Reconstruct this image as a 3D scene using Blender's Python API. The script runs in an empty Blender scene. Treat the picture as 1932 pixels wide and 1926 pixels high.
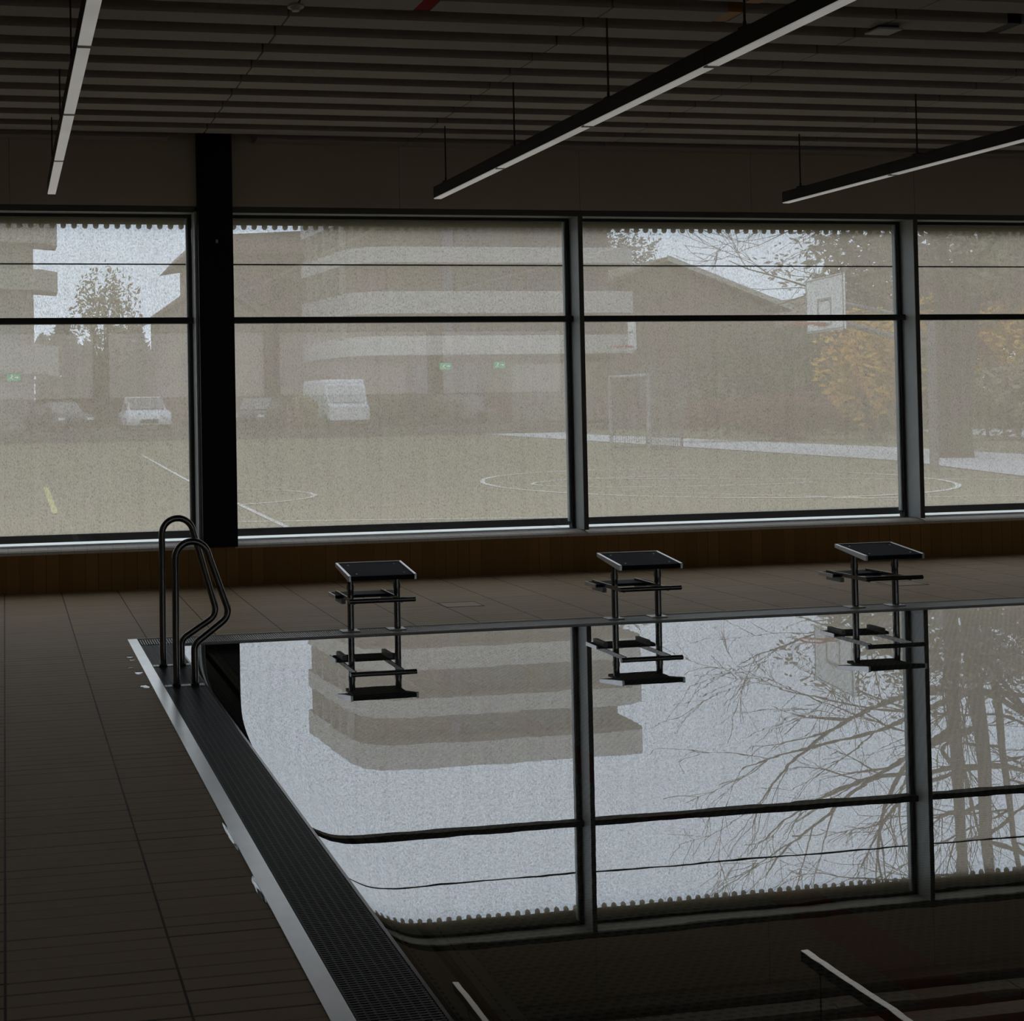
import bpy, math, random
from mathutils import Vector, Matrix
random.seed(7)
R = math.radians
scene = bpy.context.scene
col = scene.collection
vs = scene.view_settings
vs.view_transform = 'Standard'; vs.look = 'None'; vs.gamma = 1.0; vs.exposure = 0.0
vs.use_curve_mapping = False

# ------------------------------------------------------------------ helpers
class MB:
    def __init__(s): s.v = []; s.f = []; s.m = []
    def add(s, vs_, fs, mi=0):
        n = len(s.v); s.v += [tuple(p) for p in vs_]
        s.f += [tuple(i + n for i in f) for f in fs]; s.m += [mi] * len(fs)
        return s
    def box(s, x0, x1, y0, y1, z0, z1, mi=0):
        return s.add([(x0,y0,z0),(x1,y0,z0),(x1,y1,z0),(x0,y1,z0),(x0,y0,z1),(x1,y0,z1),(x1,y1,z1),(x0,y1,z1)],
            [(3,2,1,0),(4,5,6,7),(0,1,5,4),(1,2,6,5),(2,3,7,6),(3,0,4,7)], mi)
    def obox(s, p, ax, ay, az, mi=0):      # oriented box: corner p and three edge vectors
        p = Vector(p); ax = Vector(ax); ay = Vector(ay); az = Vector(az)
        q = [p, p+ax, p+ax+ay, p+ay]; q += [a+az for a in q]
        return s.add(q, [(3,2,1,0),(4,5,6,7),(0,1,5,4),(1,2,6,5),(2,3,7,6),(3,0,4,7)], mi)
    def tube(s, pts, rad, n=12, mi=0, cap=True):
        pts = [Vector(p) for p in pts]
        rads = rad if isinstance(rad, (list, tuple)) else [rad] * len(pts)
        base = len(s.v); up = None; t0 = None
        for i, p in enumerate(pts):
            t = (pts[min(i+1, len(pts)-1)] - pts[max(i-1, 0)]).normalized()
            if up is None:
                a = Vector((0,0,1)) if abs(t.z) < .9 else Vector((0,1,0))
                up = (a - t * a.dot(t)).normalized()
            else:
                up = up - t * up.dot(t)
                up = up.normalized() if up.length > 1e-6 else t.orthogonal().normalized()
            sd = t.cross(up)
            for k in range(n):
                a = 2 * math.pi * k / n
                s.v.append(tuple(p + (up * math.cos(a) + sd * math.sin(a)) * rads[i]))
        for i in range(len(pts) - 1):
            for k in range(n):
                a = base + i*n + k; b = base + i*n + (k+1) % n
                s.f.append((a, b, b+n, a+n)); s.m.append(mi)
        if cap:
            s.f.append(tuple(base + k for k in reversed(range(n)))); s.m.append(mi)
            e = base + (len(pts)-1)*n
            s.f.append(tuple(e + k for k in range(n))); s.m.append(mi)
        return s
    def prism(s, poly, ext, mi=0):         # planar polygon (list of 3-D points) swept along ext
        n = len(poly); e = Vector(ext)
        q = [Vector(p) for p in poly]; q += [p + e for p in q]
        fs = [tuple(reversed(range(n))), tuple(range(n, 2*n))]
        fs += [(i, (i+1) % n, (i+1) % n + n, i + n) for i in range(n)]
        return s.add(q, fs, mi)
    def build(s, name, mats, parent=None, smooth=False, bevel=0):
        me = bpy.data.meshes.new(name); me.from_pydata(s.v, [], s.f); me.update()
        if not isinstance(mats, (list, tuple)): mats = [mats]
        for m in mats: me.materials.append(m)
        if len(mats) > 1: me.polygons.foreach_set('material_index', s.m)
        import bmesh
        bm = bmesh.new(); bm.from_mesh(me); bmesh.ops.recalc_face_normals(bm, faces=bm.faces); bm.to_mesh(me); bm.free()
        if smooth:
            me.polygons.foreach_set('use_smooth', [True] * len(me.polygons))
            me.set_sharp_from_angle(angle=R(50))
        o = bpy.data.objects.new(name, me); col.objects.link(o)
        if bevel:
            b = o.modifiers.new('bevel', 'BEVEL'); b.width = bevel; b.segments = 2; b.limit_method = 'ANGLE'
        if parent: o.parent = parent
        return o

def tag(o, label, cat, group=None, kind=None):
    o['label'] = label; o['category'] = cat
    if group: o['group'] = group
    if kind: o['kind'] = kind
    return o
def struct(o): o['kind'] = 'structure'; return o
def empty(name, loc=(0,0,0), rz=0):
    o = bpy.data.objects.new(name, None); o.location = loc; o.rotation_euler = (0,0,rz)
    o.empty_display_size = .1; col.objects.link(o); return o
def copy_tree(o, parent=None):
    c = o.copy(); col.objects.link(c)
    if parent: c.parent = parent
    for ch in [k for k in bpy.data.objects if k.parent == o]: copy_tree(ch, c)
    return c
def fillet(pts, rad, n=8):                 # rounded polyline
    out = [Vector(pts[0])]
    for i in range(1, len(pts)-1):
        a, b, c = Vector(pts[i-1]), Vector(pts[i]), Vector(pts[i+1])
        r = rad[i-1] if isinstance(rad, (list, tuple)) else rad
        d1 = (a-b).normalized(); d2 = (c-b).normalized()
        ang = d1.angle(d2); l = min(r / math.tan(ang/2), (a-b).length*.49, (c-b).length*.49)
        p, q = b + d1*l, b + d2*l
        for k in range(n+1):
            t = k/n; out.append((1-t)**2*p + 2*t*(1-t)*b + t*t*q)
    out.append(Vector(pts[-1])); return out

# ------------------------------------------------------------------ materials
class NT:
    def __init__(s, name):
        s.mat = bpy.data.materials.new(name); s.mat.use_nodes = True
        s.t = s.mat.node_tree; s.t.nodes.clear()
        s.out = s.n('ShaderNodeOutputMaterial')
    def n(s, typ, **kw):
        nd = s.t.nodes.new(typ)
        for k, v in kw.items():
            if k.startswith('_'): setattr(nd, k[1:], v)
        for k, v in kw.items():
            if not k.startswith('_'):
                key = int(k[1:]) if k[0] == 'i' and k[1:].isdigit() else k.replace('_', ' ')
                sock = nd.inputs[key]
                if isinstance(v, bpy.types.NodeSocket): s.t.links.new(v, sock)
                else: sock.default_value = v
        return nd
    def math(s, op, a, b=0.0, c=0.0):
        return s.n('ShaderNodeMath', _operation=op, i0=a, i1=b, i2=c).outputs[0]
    def pos(s): return s.n('ShaderNodeTexCoord').outputs['Object']
    def xyz(s, v=None):
        return s.n('ShaderNodeSeparateXYZ', Vector=v or s.pos()).outputs
    def mix(s, f, a, b):
        m = s.n('ShaderNodeMix', _data_type='RGBA', i0=f); 
        for sock, v in ((m.inputs[6], a), (m.inputs[7], b)):
            if isinstance(v, bpy.types.NodeSocket): s.t.links.new(v, sock)
            else: sock.default_value = (*v, 1)
        return m.outputs[2]
    def done(s, sh): s.t.links.new(sh, s.out.inputs[0]); return s.mat
    def pbr(s, color, rough=.5, metal=0, spec=.5, normal=None):
        p = s.n('ShaderNodeBsdfPrincipled', Roughness=rough, Metallic=metal)
        p.inputs['Specular IOR Level'].default_value = spec
        c = p.inputs['Base Color']
        if isinstance(color, bpy.types.NodeSocket): s.t.links.new(color, c)
        else: c.default_value = (*color, 1)
        if normal is not None: s.t.links.new(normal, p.inputs['Normal'])
        return p.outputs[0]
    def noise(s, scale, detail=2, vec=None, rough=.5):
        return s.n('ShaderNodeTexNoise', Vector=vec or s.pos(), Scale=scale, Detail=detail, Roughness=rough).outputs[0]
    def bump(s, h, strength=.3, dist=.01):
        return s.n('ShaderNodeBump', Height=h, Strength=strength, Distance=dist).outputs[0]

def plain(name, c, rough=.6, metal=0, spec=.5, vary=.12, scale=6):
    n = NT(name); f = n.noise(scale, 3)
    a = tuple(x*(1-vary) for x in c); b = tuple(min(1, x*(1+vary)) for x in c)
    return n.done(n.pbr(n.mix(f, a, b), rough, metal, spec))

def line_mask(n, coord, pitch, width, off=0.0):      # 1 on a thin line every pitch
    f = n.math('FRACT', n.math('MULTIPLY', n.math('SUBTRACT', coord, off), 1/pitch))
    d = n.math('MINIMUM', f, n.math('SUBTRACT', 1.0, f))
    return n.math('LESS_THAN', d, width/pitch/2)

def floor_material():
    n = NT('deck_tile'); X, Y, Z = n.xyz()[:3]
    jx = line_mask(n, X, .4985, .008, -.018)
    colid = n.math('FLOOR', n.math('MULTIPLY', n.math('ADD', X, .018), 1/.4985))
    rowf = n.math('MULTIPLY', Y, 1/.0715)
    rowid = n.math('FLOOR', n.math('ADD', rowf, .5))
    rnd = n.n('ShaderNodeTexWhiteNoise', _noise_dimensions='2D',
              Vector=n.n('ShaderNodeCombineXYZ', X=colid, Y=rowid).outputs[0]).outputs[0]
    gl = line_mask(n, Y, .0715, .009)
    gl = n.math('MULTIPLY', gl, n.math('ADD', n.math('MULTIPLY', rnd, .75), .1))
    panel = n.n('ShaderNodeTexWhiteNoise', _noise_dimensions='2D',
              Vector=n.n('ShaderNodeCombineXYZ', X=colid, Y=n.math('FLOOR', n.math('MULTIPLY', Y, 1/1.0))).outputs[0]).outputs[0]
    base = n.mix(n.noise(3.0, 4), (.47,.34,.215), (.57,.42,.28))
    base = n.mix(n.math('MULTIPLY', panel, .25), base, (.42,.34,.22))
    c = n.mix(n.math('MAXIMUM', gl, n.math('MULTIPLY', jx, .92)), base, (.02,.014,.01))
    h = n.math('SUBTRACT', 1.0, n.math('MAXIMUM', gl, jx))
    return n.done(n.pbr(c, .62, 0, .22, n.bump(h, .35, .003)))

def wall_material():
    n = NT('spandrel_board'); X, Y, Z = n.xyz()[:3]
    j = line_mask(n, X, 1.81, .006, 5.50)
    f = n.noise(140, 3); g = n.noise(2.0, 3)
    c = n.mix(f, (.52,.44,.35), (.66,.57,.46)); c = n.mix(n.math('MULTIPLY', g, .3), c, (.54,.41,.29))
    c = n.mix(n.math('MULTIPLY', j, .6), c, (.12,.10,.08))
    return n.done(n.pbr(c, .8, 0, .2))

def parapet_material():
    n = NT('brown_wall_tile'); X, Y, Z = n.xyz()[:3]
    j = line_mask(n, X, .1165, .005, 0)
    rid = n.math('FLOOR', n.math('MULTIPLY', X, 1/.1165))
    rnd = n.n('ShaderNodeTexWhiteNoise', _noise_dimensions='1D', W=rid).outputs[0]
    c = n.mix(rnd, (.27,.14,.035), (.34,.185,.055))
    c = n.mix(n.math('MULTIPLY', n.math('MULTIPLY', j, rnd), .9), c, (.02,.01,.004))
    return n.done(n.pbr(c, .6, 0, .3))

def slat_material():
    n = NT('ceiling_slat'); f = n.noise(60, 4); g = n.noise(1.2, 2)
    c = n.mix(f, (.39,.345,.315), (.49,.44,.40)); c = n.mix(n.math('MULTIPLY', g, .25), c, (.38,.34,.31))
    return n.done(n.pbr(c, .85, 0, .2))

def fabric_material():
    n = NT('screen_fabric'); p = n.pos()
    m = n.n('ShaderNodeMapping', Vector=p); m.inputs['Scale'].default_value = (1, 1, .45)
    f = n.noise(FAB_SCALE, 2, m.outputs[0], .7)
    vl = n.n('ShaderNodeMapping', Vector=p); vl.inputs['Scale'].default_value = (1, 1, .02)
    g = n.noise(22, 2, vl.outputs[0])
    w = n.math('ADD', n.math('MULTIPLY', n.math('SUBTRACT', f, .5), FAB_AMP), n.math('MULTIPLY', n.math('SUBTRACT', g, .5), .25))
    op = n.math('MULTIPLY', OPEN, n.math('ADD', 1.0, w)); op.node.use_clamp = True
    # woven yarn: lets light glow through, open weave lets the view through
    tr = n.n('ShaderNodeBsdfTranslucent')
    hue = n.noise(3.5, 2)
    y1 = n.mix(hue, (YARN[0]*1.02, YARN[1]*.97, YARN[2]*1.06), (YARN[0]*.97, YARN[1]*1.03, YARN[2]*.93))
    cw = n.n('ShaderNodeVectorMath', _operation='SCALE', i0=y1, Scale=n.math('ADD', 1.0, n.math('MULTIPLY', w, 1.25))).outputs[0]
    n.t.links.new(cw, tr.inputs[0])
    di = n.n('ShaderNodeBsdfDiffuse'); di.inputs[0].default_value = (.25,.24,.22,1)
    yarn = n.n('ShaderNodeAddShader', i0=tr.outputs[0], i1=di.outputs[0]).outputs[0]
    t = n.n('ShaderNodeBsdfTransparent')
    return n.done(n.n('ShaderNodeMixShader', i0=op, i1=yarn, i2=t.outputs[0]).outputs[0])

def glass_material():
    n = NT('window_glass')
    fc = n.n('ShaderNodeLayerWeight', Blend=.5).outputs['Facing']
    fr = n.math('ADD', .042, n.math('MULTIPLY', n.math('POWER', fc, 5.0), .95))
    t = n.n('ShaderNodeBsdfTransparent'); t.inputs[0].default_value = (.97,.985,.975,1)
    g = n.n('ShaderNodeBsdfGlossy', Roughness=0.0)
    return n.done(n.n('ShaderNodeMixShader', i0=fr, i1=t.outputs[0], i2=g.outputs[0]).outputs[0])

def water_material():
    n = NT('pool_water')
    mp = n.n('ShaderNodeMapping', Vector=n.pos()); mp.inputs['Scale'].default_value = (1, 1.4, 1)
    b = n.bump(n.noise(3.2, 2, mp.outputs[0]), .012, .01)
    lw = n.n('ShaderNodeLayerWeight', Blend=.5)
    fac = n.n('ShaderNodeMapRange', i0=lw.outputs['Facing'], i1=.535, i2=.625, i3=.2, i4=.635).outputs[0]
    g = n.n('ShaderNodeBsdfGlossy', Roughness=0.0, Normal=b); g.inputs[0].default_value = (.97,.98,1,1)
    r = n.n('ShaderNodeBsdfRefraction', Roughness=0.0, IOR=1.333); r.inputs[0].default_value = (.86,.90,.86,1)
    return n.done(n.n('ShaderNodeMixShader', i0=fac, i1=r.outputs[0], i2=g.outputs[0]).outputs[0])

def pool_floor_material():
    n = NT('perforated_floor_panel'); X, Y, Z = n.xyz()[:3]
    jy = line_mask(n, Y, .2135, .006, .14)
    row = n.math('MULTIPLY', Y, 1/.0213); rid = n.math('FLOOR', row); rf = n.math('FRACT', row)
    sh = n.math('MULTIPLY', n.math('MODULO', rid, 2.0), .5)
    xf = n.math('FRACT', n.math('ADD', n.math('MULTIPLY', X, 1/.040), sh))
    slot = n.math('MULTIPLY', n.math('LESS_THAN', xf, .55), n.math('LESS_THAN', rf, .45))
    red = n.math('MULTIPLY', n.math('GREATER_THAN', X, 2.575), n.math('LESS_THAN', X, 2.775))
    red = n.math('MULTIPLY', red, n.math('GREATER_THAN', Y, 3.12))
    cross = n.math('MULTIPLY', n.math('MULTIPLY', n.math('GREATER_THAN', Y, 2.95), n.math('LESS_THAN', Y, 3.12)),
                   n.math('MULTIPLY', n.math('GREATER_THAN', X, 2.35), n.math('LESS_THAN', X, 3.0)))
    red = n.math('MAXIMUM', red, cross)
    c = n.mix(n.noise(4, 3), (.26,.26,.24), (.32,.32,.29))
    c = n.mix(red, c, (.40,.02,.015))
    c = n.mix(n.math('MULTIPLY', n.math('MAXIMUM', slot, jy), .8), c, (.02,.02,.02))
    return n.done(n.pbr(c, .6, 0, .3))

def emit(name, c, s):
    n = NT(name); e = n.n('ShaderNodeEmission', Strength=s); e.inputs[0].default_value = (*c, 1)
    return n.done(e.outputs[0])

def diffuser_material():
    n = NT('lamp_diffuser'); f = n.noise(3, 2)
    p = n.n('ShaderNodeBsdfPrincipled', Roughness=.35); p.inputs['Base Color'].default_value = (.8,.79,.76,1)
    p.inputs['Emission Color'].default_value = (1,.97,.93,1)
    n.t.links.new(n.n('ShaderNodeMapRange', i0=f, i1=.3, i2=.7, i3=LAMP*.85, i4=LAMP*1.1).outputs[0], p.inputs['Emission Strength'])
    return n.done(p.outputs[0])

def lawn_material():
    n = NT('sports_lawn'); f = n.noise(.35, 4); g = n.noise(6, 3)
    c = n.mix(f, (.17,.165,.095), (.235,.21,.145)); c = n.mix(n.math('MULTIPLY', g, .4), c, (.16,.15,.09))
    return n.done(n.pbr(c, .9, 0, .1))

# tuning
SKY = 1.50; OPEN = .34; YARN = (.625,.487,.362); FAB_SCALE = 112; FAB_AMP = 2.1; LAMP = .18

M = {}
M['floor'] = floor_material(); M['wall'] = wall_material(); M['parapet'] = parapet_material()
M['slat'] = slat_material(); M['fabric'] = fabric_material(); M['glass'] = glass_material()
M['water'] = water_material(); M['poolfloor'] = pool_floor_material(); M['diffuser'] = diffuser_material()
M['lawn'] = lawn_material()
M['void'] = plain('dark_plenum', (.03,.028,.026), .9, 0, .1)
M['roomwall'] = plain('plaster', (.45,.42,.38), .85, 0, .2)
M['steel_black'] = plain('black_steel_paint', (.010,.010,.010), .6, 0, .15)
M['frame'] = plain('grey_frame_paint', (.42,.45,.455), .42, 0, .4)
M['frame_dark'] = plain('dark_frame_paint', (.035,.034,.033), .5, 0, .3)
M['frame_face'] = plain('frame_face_paint', (.10,.098,.09), .55, 0, .3)
M['sill'] = plain('sill_aluminium', (.75,.75,.78), .22, 1)
M['bar'] = plain('screen_bar', (.13,.13,.125), .5, 0, .3); M['outer_sill'] = plain('outer_sill_metal', (1.0,.90,.76), .5)
def sill_mat():
    n = NT('sill_stone'); X = n.xyz()[0]; j = line_mask(n, X, .1165, .004, 0)
    c = n.mix(n.noise(5, 3), (.60,.55,.50), (.70,.64,.58)); c = n.mix(n.math('MULTIPLY', j, .5), c, (.2,.18,.16))
    return n.done(n.pbr(c, .5, 0, .4))
M['sill_tile'] = sill_mat()
M['stainless'] = plain('stainless_steel', (.18,.172,.165), .2, 1)
M['edge'] = plain('wet_edge_steel', (.98,.98,.97), .30, 1, vary=.18, scale=9)
M['rubber'] = plain('black_grating_plastic', (.030,.030,.031), .42, 0, .4)
M['gratelight'] = plain('grey_grating_plastic', (.62,.62,.60), .35, 0, .4)
M['pad'] = plain('blue_black_grip_pad', (.010,.014,.020), .75, 0, .25)
M['chrome'] = plain('brushed_trim', (.78,.77,.78), .3, 1)
M['whitepl'] = plain('white_plastic', (.75,.74,.71), .5)
M['foot'] = plain('light_foot_plate', (.62,.62,.61), .4, .6)
M['lampbody'] = plain('lamp_housing_paint', (.05,.048,.046), .6, 0, .2)
M['jointc'] = plain('joint_cover_grey', (.16,.155,.15), .5)
M['wire'] = plain('suspension_wire', (.04,.04,.04), .5, .5)
M['red'] = plain('red_insert', (.34,.004,.004), .8, 0, .1); M['orange'] = plain('orange_insert', (.48,.19,.03), .6)
M['blackins'] = plain('black_insert', (.008,.008,.008), .7)
M['panel'] = plain('ceiling_panel_white', (.50,.48,.44), .6)
M['basin'] = plain('pool_steel', (.16,.16,.15), .5, 0, .4)
M['ledge'] = plain('ledge_steel', (.30,.285,.265), .55, 0, .3)

# ------------------------------------------------------------------ the room
D = 10.97        # inner face of the window wall
G = 11.19        # glass plane
XL, XR, YB = -1.85, 14.6, -6.0
BZ0, BZ1 = 1.8, 3.4
m = MB()
m.box(XL, .84, YB, D, -.25, 0); m.box(.84, XR, 8.62, D, -.25, 0); m.box(.84, XR, YB, -4.2, -.25, 0); m.box(13.2, XR, -4.2, 8.62, -.25, 0)
struct(m.build('floor', M['floor']))
m = MB(); m.box(XL, XR, D, 11.205, -.25, .375); m.box(XL, XR, 11.205, 11.42, -.25, .345); struct(m.build('wall_front', M['parapet']))
m = MB(); m.box(XL, XR, D, 11.42, 3.468, 4.6); struct(m.build('wall_front', M['wall']))
m = MB(); m.box(XL-.2, XL, YB, 11.42, -.25, 4.6); struct(m.build('wall_left', M['roomwall']))
m = MB(); m.box(XR, XR+.2, YB, 11.42, -.25, 4.6); struct(m.build('wall_right', M['roomwall']))
m = MB(); m.box(XL-.2, XR+.2, YB-.2, YB, -.25, BZ0); m.box(XL-.2, XR+.2, YB-.2, YB, BZ1, 4.6)
FILL_WIN = [(-1.7+4.08*k, -1.7+4.08*k+3.8) for k in range(4)]  # unseen openings added in the back wall to bring fill light from behind
e = XL-.2
for a, b in FILL_WIN: m.box(e, a, YB-.2, YB, BZ0, BZ1); e = b
m.box(e, XR+.2, YB-.2, YB, BZ0, BZ1)
struct(m.build('wall_back', M['roomwall']))
for k, (a, b) in enumerate(FILL_WIN):  # frames and screens of the added openings, there only to brighten the room
    w = struct(empty('window_%d' % (k+5), ((a+b)/2, YB-.1, BZ0))); hw = (b-a)/2; hh = BZ1-BZ0
    m = MB(); m.box(-hw, -hw+.05, -.03, .03, 0, hh); m.box(hw-.05, hw, -.03, .03, 0, hh); m.box(-hw, hw, -.03, .03, 0, .05); m.box(-hw, hw, -.03, .03, hh-.05, hh); m.build('frame', M['frame_dark'], w)
    m = MB(); m.add([(-hw, -.06, 0), (hw, -.06, 0), (hw, -.06, hh), (-hw, -.06, hh)], [(0,1,2,3)]); m.build('screen_fabric', M['fabric'], w)
m = MB(); m.box(12.76, XR, D, 11.42, .375, 3.468); struct(m.build('wall_front', M['roomwall']))
m = MB(); m.box(XL-.2, XR+.2, YB-.2, 11.42, 4.6, 4.75)
ceil = struct(m.build('ceiling', M['void']))
# slats: rows across the room, 0.19 wide on a 0.384 pitch, butt joints every 1.95 m
JX = [-2.13 + 1.95*k for k in range(9)]
for k in range(30):
    y0 = 10.775 - .384*k
    m = MB()
    segs = [(max(XL, a), min(XR, a+1.95)) for a in JX]
    for a, b in segs:
        if b - a < .05: continue
        parts = [(a+.006, b-.006)]
        if k == 0:
            parts = []
            if a < 1.48: parts.append((a+.004, min(b-.004, 1.48)))
            if b > 2.29: parts.append((max(a+.004, 2.29), b-.004))
        if k == 10:                                     # short coloured pieces sit in these gaps
            for c0, c1 in ((2.508,2.612),(4.495,4.595),(6.485,6.585)):
                q = []
                for s0, s1 in parts:
                    if s0 < c0 and s1 > c1: q += [(s0, c0-.002), (c1+.002, s1)]
                    elif s0 < c1 and s1 > c0: q += [(s0, c0-.002)] if s0 < c0 else [(c1+.002, s1)]
                    else: q.append((s0, s1))
                parts = q
        for s0, s1 in parts:
            m.box(s0, s1, y0, min(y0+.19, D-.004), 4.05, 4.30)
    m.build('slat', M['slat'], ceil)
for c0, c1, mm, nm in ((2.508,2.612,'red','red slat piece'),(4.495,4.595,'orange','orange slat piece'),(6.485,6.585,'blackins','black slat piece')):
    y0 = 10.775 - .384*10
    m = MB(); m.box(c0, c1, y0, y0+.19, 4.055, 4.30)
    o = m.build('slat_insert', M[mm], ceil); o['label'] = nm
m = MB(); m.box(4.478, 4.578, 10.775-.384*11, 10.775-.384*11+.19, 4.045, 4.30); o = m.build('slat_insert', M['orange'], ceil); o['label'] = 'orange slat piece nearer the viewer'

# ceiling fittings
t = empty('ceiling_panel', (5.71, 7.10, 4.03)); tag(t, 'pale square panel fixed flat under the ceiling slats between the two right lamps', 'ceiling panel')
m = MB(); m.box(-.088, .088, -.068, .068, -.012, .0); m.build('face_plate', M['panel'], t, bevel=.003)
m = MB(); m.box(-.07, .07, -.05, .05, 0, .022); m.build('housing', M['lampbody'], t)
t = empty('smoke_detector', (1.766, 7.12, 4.05)); tag(t, 'small round pale smoke detector under a ceiling slat near the top edge', 'smoke detector')
def disc(r0, r1, z0, z1, n=24):
    mm = MB(); mm.tube([(0,0,z0),(0,0,z1)], [r0, r1], n); return mm
disc(.05, .05, -.012, 0).build('base', M['panel'], t, True)
disc(.022, .034, -.034, -.012).build('sensor_head', M['panel'], t, True)

# steel column standing on the sill in front of the windows
m = MB()
yc0 = 10.88
m.box(1.757, 2.075, yc0, yc0+.02, .36, 4.6); m.box(1.757, 1.777, yc0+.02, 11.16, .38, 4.6); m.box(2.055, 2.075, yc0+.02, 11.16, .38, 4.6); m.box(1.777, 2.055, 11.14, 11.16, .38, 4.6)
c_ = struct(m.build('column', M['steel_black']))
m = MB(); m.box(1.915, 1.935, yc0-.004, yc0, 3.12, 3.15); m.build('sensor_plate', M['frame'], c_)
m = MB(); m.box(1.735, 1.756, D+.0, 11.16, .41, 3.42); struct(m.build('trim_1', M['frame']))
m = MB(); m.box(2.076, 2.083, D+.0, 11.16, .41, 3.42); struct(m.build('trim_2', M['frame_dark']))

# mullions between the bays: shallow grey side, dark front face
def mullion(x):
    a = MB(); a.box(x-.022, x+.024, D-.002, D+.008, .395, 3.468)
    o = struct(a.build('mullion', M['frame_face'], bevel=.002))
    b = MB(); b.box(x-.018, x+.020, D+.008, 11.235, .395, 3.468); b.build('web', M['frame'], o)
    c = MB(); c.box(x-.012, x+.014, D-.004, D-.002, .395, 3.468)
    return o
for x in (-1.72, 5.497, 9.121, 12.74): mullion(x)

# windows
def window(i, x0, x1):
    w = struct(empty('window_%d' % i, ((x0+x1)/2, G, .375)))
    cx, cz = (x0+x1)/2, .375
    def part(mb, name, mat, **k):
        mb.v = [(a-cx, b-G, c-cz) for a, b, c in mb.v]
        return mb.build(name, mat, w, **k)
    # header box, its pale underside edge, outer frame profile
    part(MB().box(x0, x1, D+.002, D+.03, 3.412, 3.467), 'header', M['frame_face'], bevel=.002)
    part(MB().box(x0, x1, D+.03, G+.03, 3.418, 3.467), 'head_reveal', M['frame'])
    f = MB(); t0 = .030
    f.box(x0, x1, G-.03, G+.04, 3.388, 3.418); f.box(x0, x1, G-.02, G+.03, .375, .396)
    f.box(x0, x0+.018, G-.03, G+.04, .396, 3.388); f.box(x1-t0, x1, G-.03, G+.04, .396, 3.388)
    part(f, 'frame', M['frame_dark'], bevel=.002)
    f = MB(); f.box(x1-t0-.018, x1-t0-.004, G-.012, G+.03, .458, 3.388)
    part(f, 'glazing_bead', M['frame'])
    part(MB().box(x0, x1+.035, G-.075, G+.02, 2.405, 2.462), 'transom', M['frame_dark'], bevel=.003)
    part(MB().box(x0+.018, x1-t0, G-.006, G+.006, .396, 2.405), 'lower_pane', M['glass'])
    part(MB().box(x0+.018, x1-t0, G-.006, G+.006, 2.462, 3.388), 'upper_pane', M['glass'])
    # roller screen outside the glass
    s = MB(); nx = 2
    s.add([(x0-.02, G+.10, .47), (x1+.02, G+.10, .47), (x1+.02, G+.10, 3.42), (x0-.02, G+.10, 3.42)], [(0,1,2,3)])
    part(s, 'screen_fabric', M['fabric'])
    part(MB().box(x0-.02, x1+.02, G+.092, G+.104, 2.966, 2.977), 'screen_seam', M['frame_dark'])
    # bottom bar of the screen, sill
    part(MB().box(x0-.02, x1+.02, G+.085, G+.115, .412, .482), 'bottom_bar', M['bar'], bevel=.004)
    part(MB().box(x0-.03, x1+.03, G+.04, G+.55, .345, .362), 'outer_sill', M['outer_sill'])
    sl = MB(); sl.box(x0, x1, 11.07, G-.02, .388, .400)
    part(sl, 'sill', M['sill'])
    sf = MB(); sf.prism([(x0-.02, D-.022, .340), (x0-.02, D-.022, .368), (x0-.02, 11.075, .396), (x0-.02, 11.075, .376), (x0-.02, D-.002, .376), (x0-.02, D-.002, .340)], (x1-x0+.04, 0, 0))
    part(sf, 'stone_sill', M['sill_tile'])
    return w
window(1, -1.70, 1.735); window(2, 2.085, 5.475); window(3, 5.521, 9.099); window(4, 9.145, 12.718)
# scalloped metal fascia just outside, hanging over the window heads
m = MB(); pitch = .1005; x = -1.8
zt, zb, zs = 3.62, 3.352, 3.305
n0 = 0
while x < 12.8:
    pts = [(x, zb), (x+.025, zb), (x+.025, zb-.018)]
    for k in range(1, 8):
        a = math.pi * k / 8; pts.append((x+.025+.0255*(1-math.cos(a)), zb-.018-.0255*math.sin(a)))
    pts += [(x+.076, zb-.018), (x+.076, zb), (x+pitch, zb)]
    poly = [(a, 11.345, b) for a, b in pts] + [(x+pitch, 11.345, zt), (x, 11.345, zt)]
    m.prism(poly, (0, .012, 0)); x += pitch
struct(m.build('trim_3', M['frame_dark']))

# ------------------------------------------------------------------ pool
WZ = -.012
m = MB()
m.box(1.185, 13.2, 8.42, 8.46, -.9, -.02); m.box(13.16, 13.2, -4.2, 8.42, -.9, -.02); m.box(1.185, 13.2, -4.2, -4.16, -.9, -.02); m.box(1.160, 1.186, -4.2, 8.44, -.9, -.014)
m.box(1.186, 13.2, -4.2, 8.42, -.9, -.86)
struct(m.build('pool_basin', M['basin']))
m = MB(); m.box(.84, 1.16, -4.2, 8.62, -.25, -.10); m.box(1.16, 13.2, 8.46, 8.62, -.25, -.10); struct(m.build('pool_gutter', M['blackins']))
m = MB(); m.box(1.435, 13.16, -4.16, 8.42, -.26, -.20); struct(m.build('pool_floor', M['poolfloor']))
m = MB(); m.box(1.187, 1.318, -4.16, 8.42, -.26, -.185); m.box(1.36, 1.432, -4.16, 8.42, -.26, -.20)
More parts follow.
